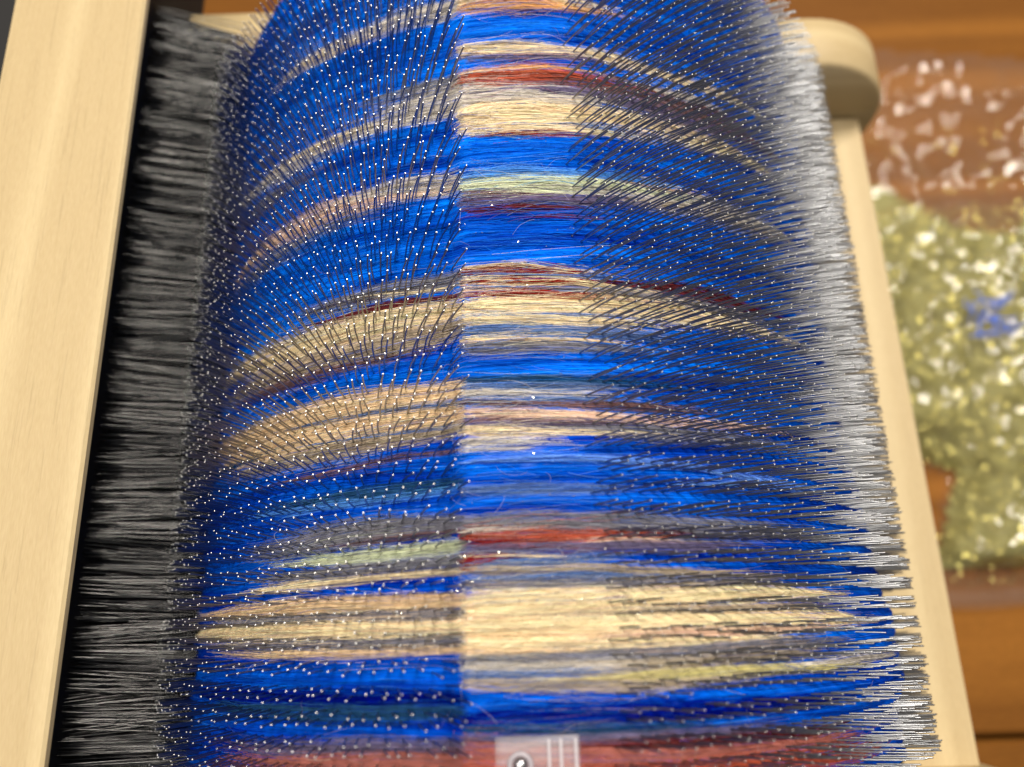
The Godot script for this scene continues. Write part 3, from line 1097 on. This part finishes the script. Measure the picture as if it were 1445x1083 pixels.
	lock("grey", -1, [-24.9, -91.1, 1.40, -19.1, -91.2, 2.06, -13.9, -90.9, 1.80, -9.1, -89.3, 1.78])
	lock("pink", -1, [-55.3, -88.7, 0.88, -45.1, -89.1, 1.57, -37.4, -89.9, 1.99, -31.3, -90.6, 2.41, -24.9, -90.4, 1.86, -18.0, -89.4, 0.91])
	lock("fog", -1, [-49.6, -83.8, 1.61, -37.2, -85.5, 1.71, -29.8, -86.6, 1.18])
	lock("fog", -1, [-27.9, -66.9, 1.09, -21.0, -67.2, 1.48, -14.8, -67.5, 1.45, -9.3, -67.6, 1.23])
	lock("pale", -1, [-24.3, -67.0, 0.32, -19.9, -66.9, 0.63, -14.8, -65.9, 0.31])
	lock("wine", -1, [-27.8, -63.6, 0.32, -24.3, -63.7, 0.63, -17.8, -63.9, 0.83, -12.9, -63.7, 0.41])
	lock("cream", -1, [-54.5, -60.4, 1.29, -42.7, -59.8, 2.54, -32.9, -59.8, 2.82, -25.3, -60.2, 2.93, -18.8, -60.9, 2.46, -13.8, -61.0, 2.23, -9.1, -60.7, 1.40])
	lock("dun", -1, [-49.0, -54.1, 1.43, -37.1, -54.4, 2.62, -27.5, -54.8, 2.49, -19.8, -55.5, 2.42, -13.8, -56.3, 1.99, -9.1, -56.8, 1.38])
	lock("brown", -1, [-46.2, -51.7, 0.69, -36.9, -51.8, 1.30, -28.7, -52.0, 1.24, -21.8, -52.6, 0.40])
	lock("tan", -1, [-65.3, -43.4, 1.27, -50.2, -41.5, 2.06, -37.9, -42.1, 2.93, -28.3, -42.7, 2.79, -20.6, -43.3, 2.32, -13.8, -43.5, 1.89, -9.2, -44.0, 1.50])
	lock("tan", -1, [-47.1, -37.3, 1.75, -36.1, -37.0, 2.84, -28.2, -37.5, 2.73, -20.5, -38.3, 2.65, -14.7, -38.7, 2.24, -9.3, -38.9, 1.66])
	lock("dun", -1, [-40.7, -33.7, 1.24, -30.5, -34.2, 1.56, -21.5, -35.0, 1.69, -14.7, -35.6, 1.47, -9.3, -36.0, 1.09])
	lock("slate", -1, [-30.8, -41.0, 0.40, -21.6, -40.9, 0.48, -15.7, -40.8, 0.47, -9.3, -40.8, 0.28])
	lock("slate", -1, [-33.2, -36.3, 0.30, -24.7, -36.2, 0.48, -17.5, -36.2, 0.46, -10.2, -36.3, 0.27])
	lock("teal", -1, [-56.2, -36.4, 0.71, -42.8, -36.6, 0.85, -36.1, -37.6, 0.31])
	lock("brown", -1, [-29.1, -29.5, 0.28, -23.5, -30.2, 0.56, -17.5, -31.4, 0.55, -13.8, -31.4, 0.27])
	lock("teal", -1, [-31.3, -24.1, 0.75, -23.4, -24.6, 1.27, -15.6, -25.0, 1.06, -10.2, -25.4, 0.70])
	lock("sky", -1, [-33.9, -23.1, 0.38, -30.1, -23.3, 0.74, -21.3, -23.4, 0.72, -15.6, -24.0, 0.70, -9.4, -24.3, 0.35])
	lock("fog", -1, [-34.9, -15.2, 1.48, -28.6, -16.7, 2.16, -21.2, -17.5, 2.10, -14.6, -17.6, 1.71, -9.4, -17.9, 1.02])
	lock("brown", -1, [-20.2, -15.7, 0.69, -14.6, -16.1, 0.68, -9.9, -16.0, 0.34])
	lock("green", -1, [-27.4, -12.4, 0.70, -21.1, -12.7, 1.03, -15.5, -13.1, 1.01, -12.0, -13.7, 1.34, -9.6, -13.5, 1.00])
	lock("fog", -1, [-30.7, -9.6, 1.06, -23.0, -9.9, 1.54, -15.5, -10.4, 1.50, -9.6, -10.6, 1.15])
	lock("pale", -1, [-37.3, -7.6, 0.36, -33.2, -8.1, 0.89, -25.1, -8.5, 0.86, -17.3, -9.0, 0.50, -10.3, -9.0, 0.33])
	lock("tan", -1, [-53.7, -3.3, 0.40, -41.9, -3.6, 1.10, -31.7, -3.9, 1.56, -22.9, -3.7, 1.50, -15.5, -3.8, 1.30, -9.9, -4.0, 0.80])
	lock("fog", -1, [-43.5, -1.4, 0.92, -28.1, -1.9, 1.01, -17.2, -1.8, 0.97, -9.9, -1.8, 0.79])
	lock("cream", -1, [-63.2, 0.9, 0.84, -50.0, 0.6, 1.53, -39.9, 0.3, 1.61, -30.3, 0.1, 1.70, -22.8, 0.2, 1.64, -15.4, 0.4, 1.43, -9.5, 0.5, 1.10])
	lock("fog", -1, [-41.3, 3.3, 0.71, -29.1, 3.1, 1.00, -18.1, 2.9, 0.95, -10.0, 2.7, 0.78])
	lock("tan", -1, [-39.5, 4.8, 0.35, -35.1, 4.7, 0.68, -27.9, 4.6, 0.99, -18.1, 4.5, 0.79, -10.0, 4.2, 0.62])
	lock("teal", -1, [-42.0, 14.9, 1.36, -28.6, 14.4, 1.58, -18.8, 14.5, 1.21, -10.4, 14.6, 0.74])
	lock("deep", -1, [-51.0, 12.8, 1.09, -33.4, 12.5, 1.31, -20.7, 12.4, 1.23, -10.4, 12.3, 0.75])
	lock("mauve", -1, [-36.9, 21.6, 0.80, -28.4, 20.9, 1.08, -18.8, 20.0, 1.19, -10.5, 19.9, 0.87])
	lock("rose", -1, [-35.4, 23.7, 0.63, -28.3, 23.0, 1.22, -18.7, 22.0, 1.47, -10.5, 22.1, 1.43])
	lock("rose", -1, [-38.0, 26.2, 1.27, -28.2, 24.9, 1.51, -18.7, 24.3, 1.45, -10.5, 24.3, 1.42])
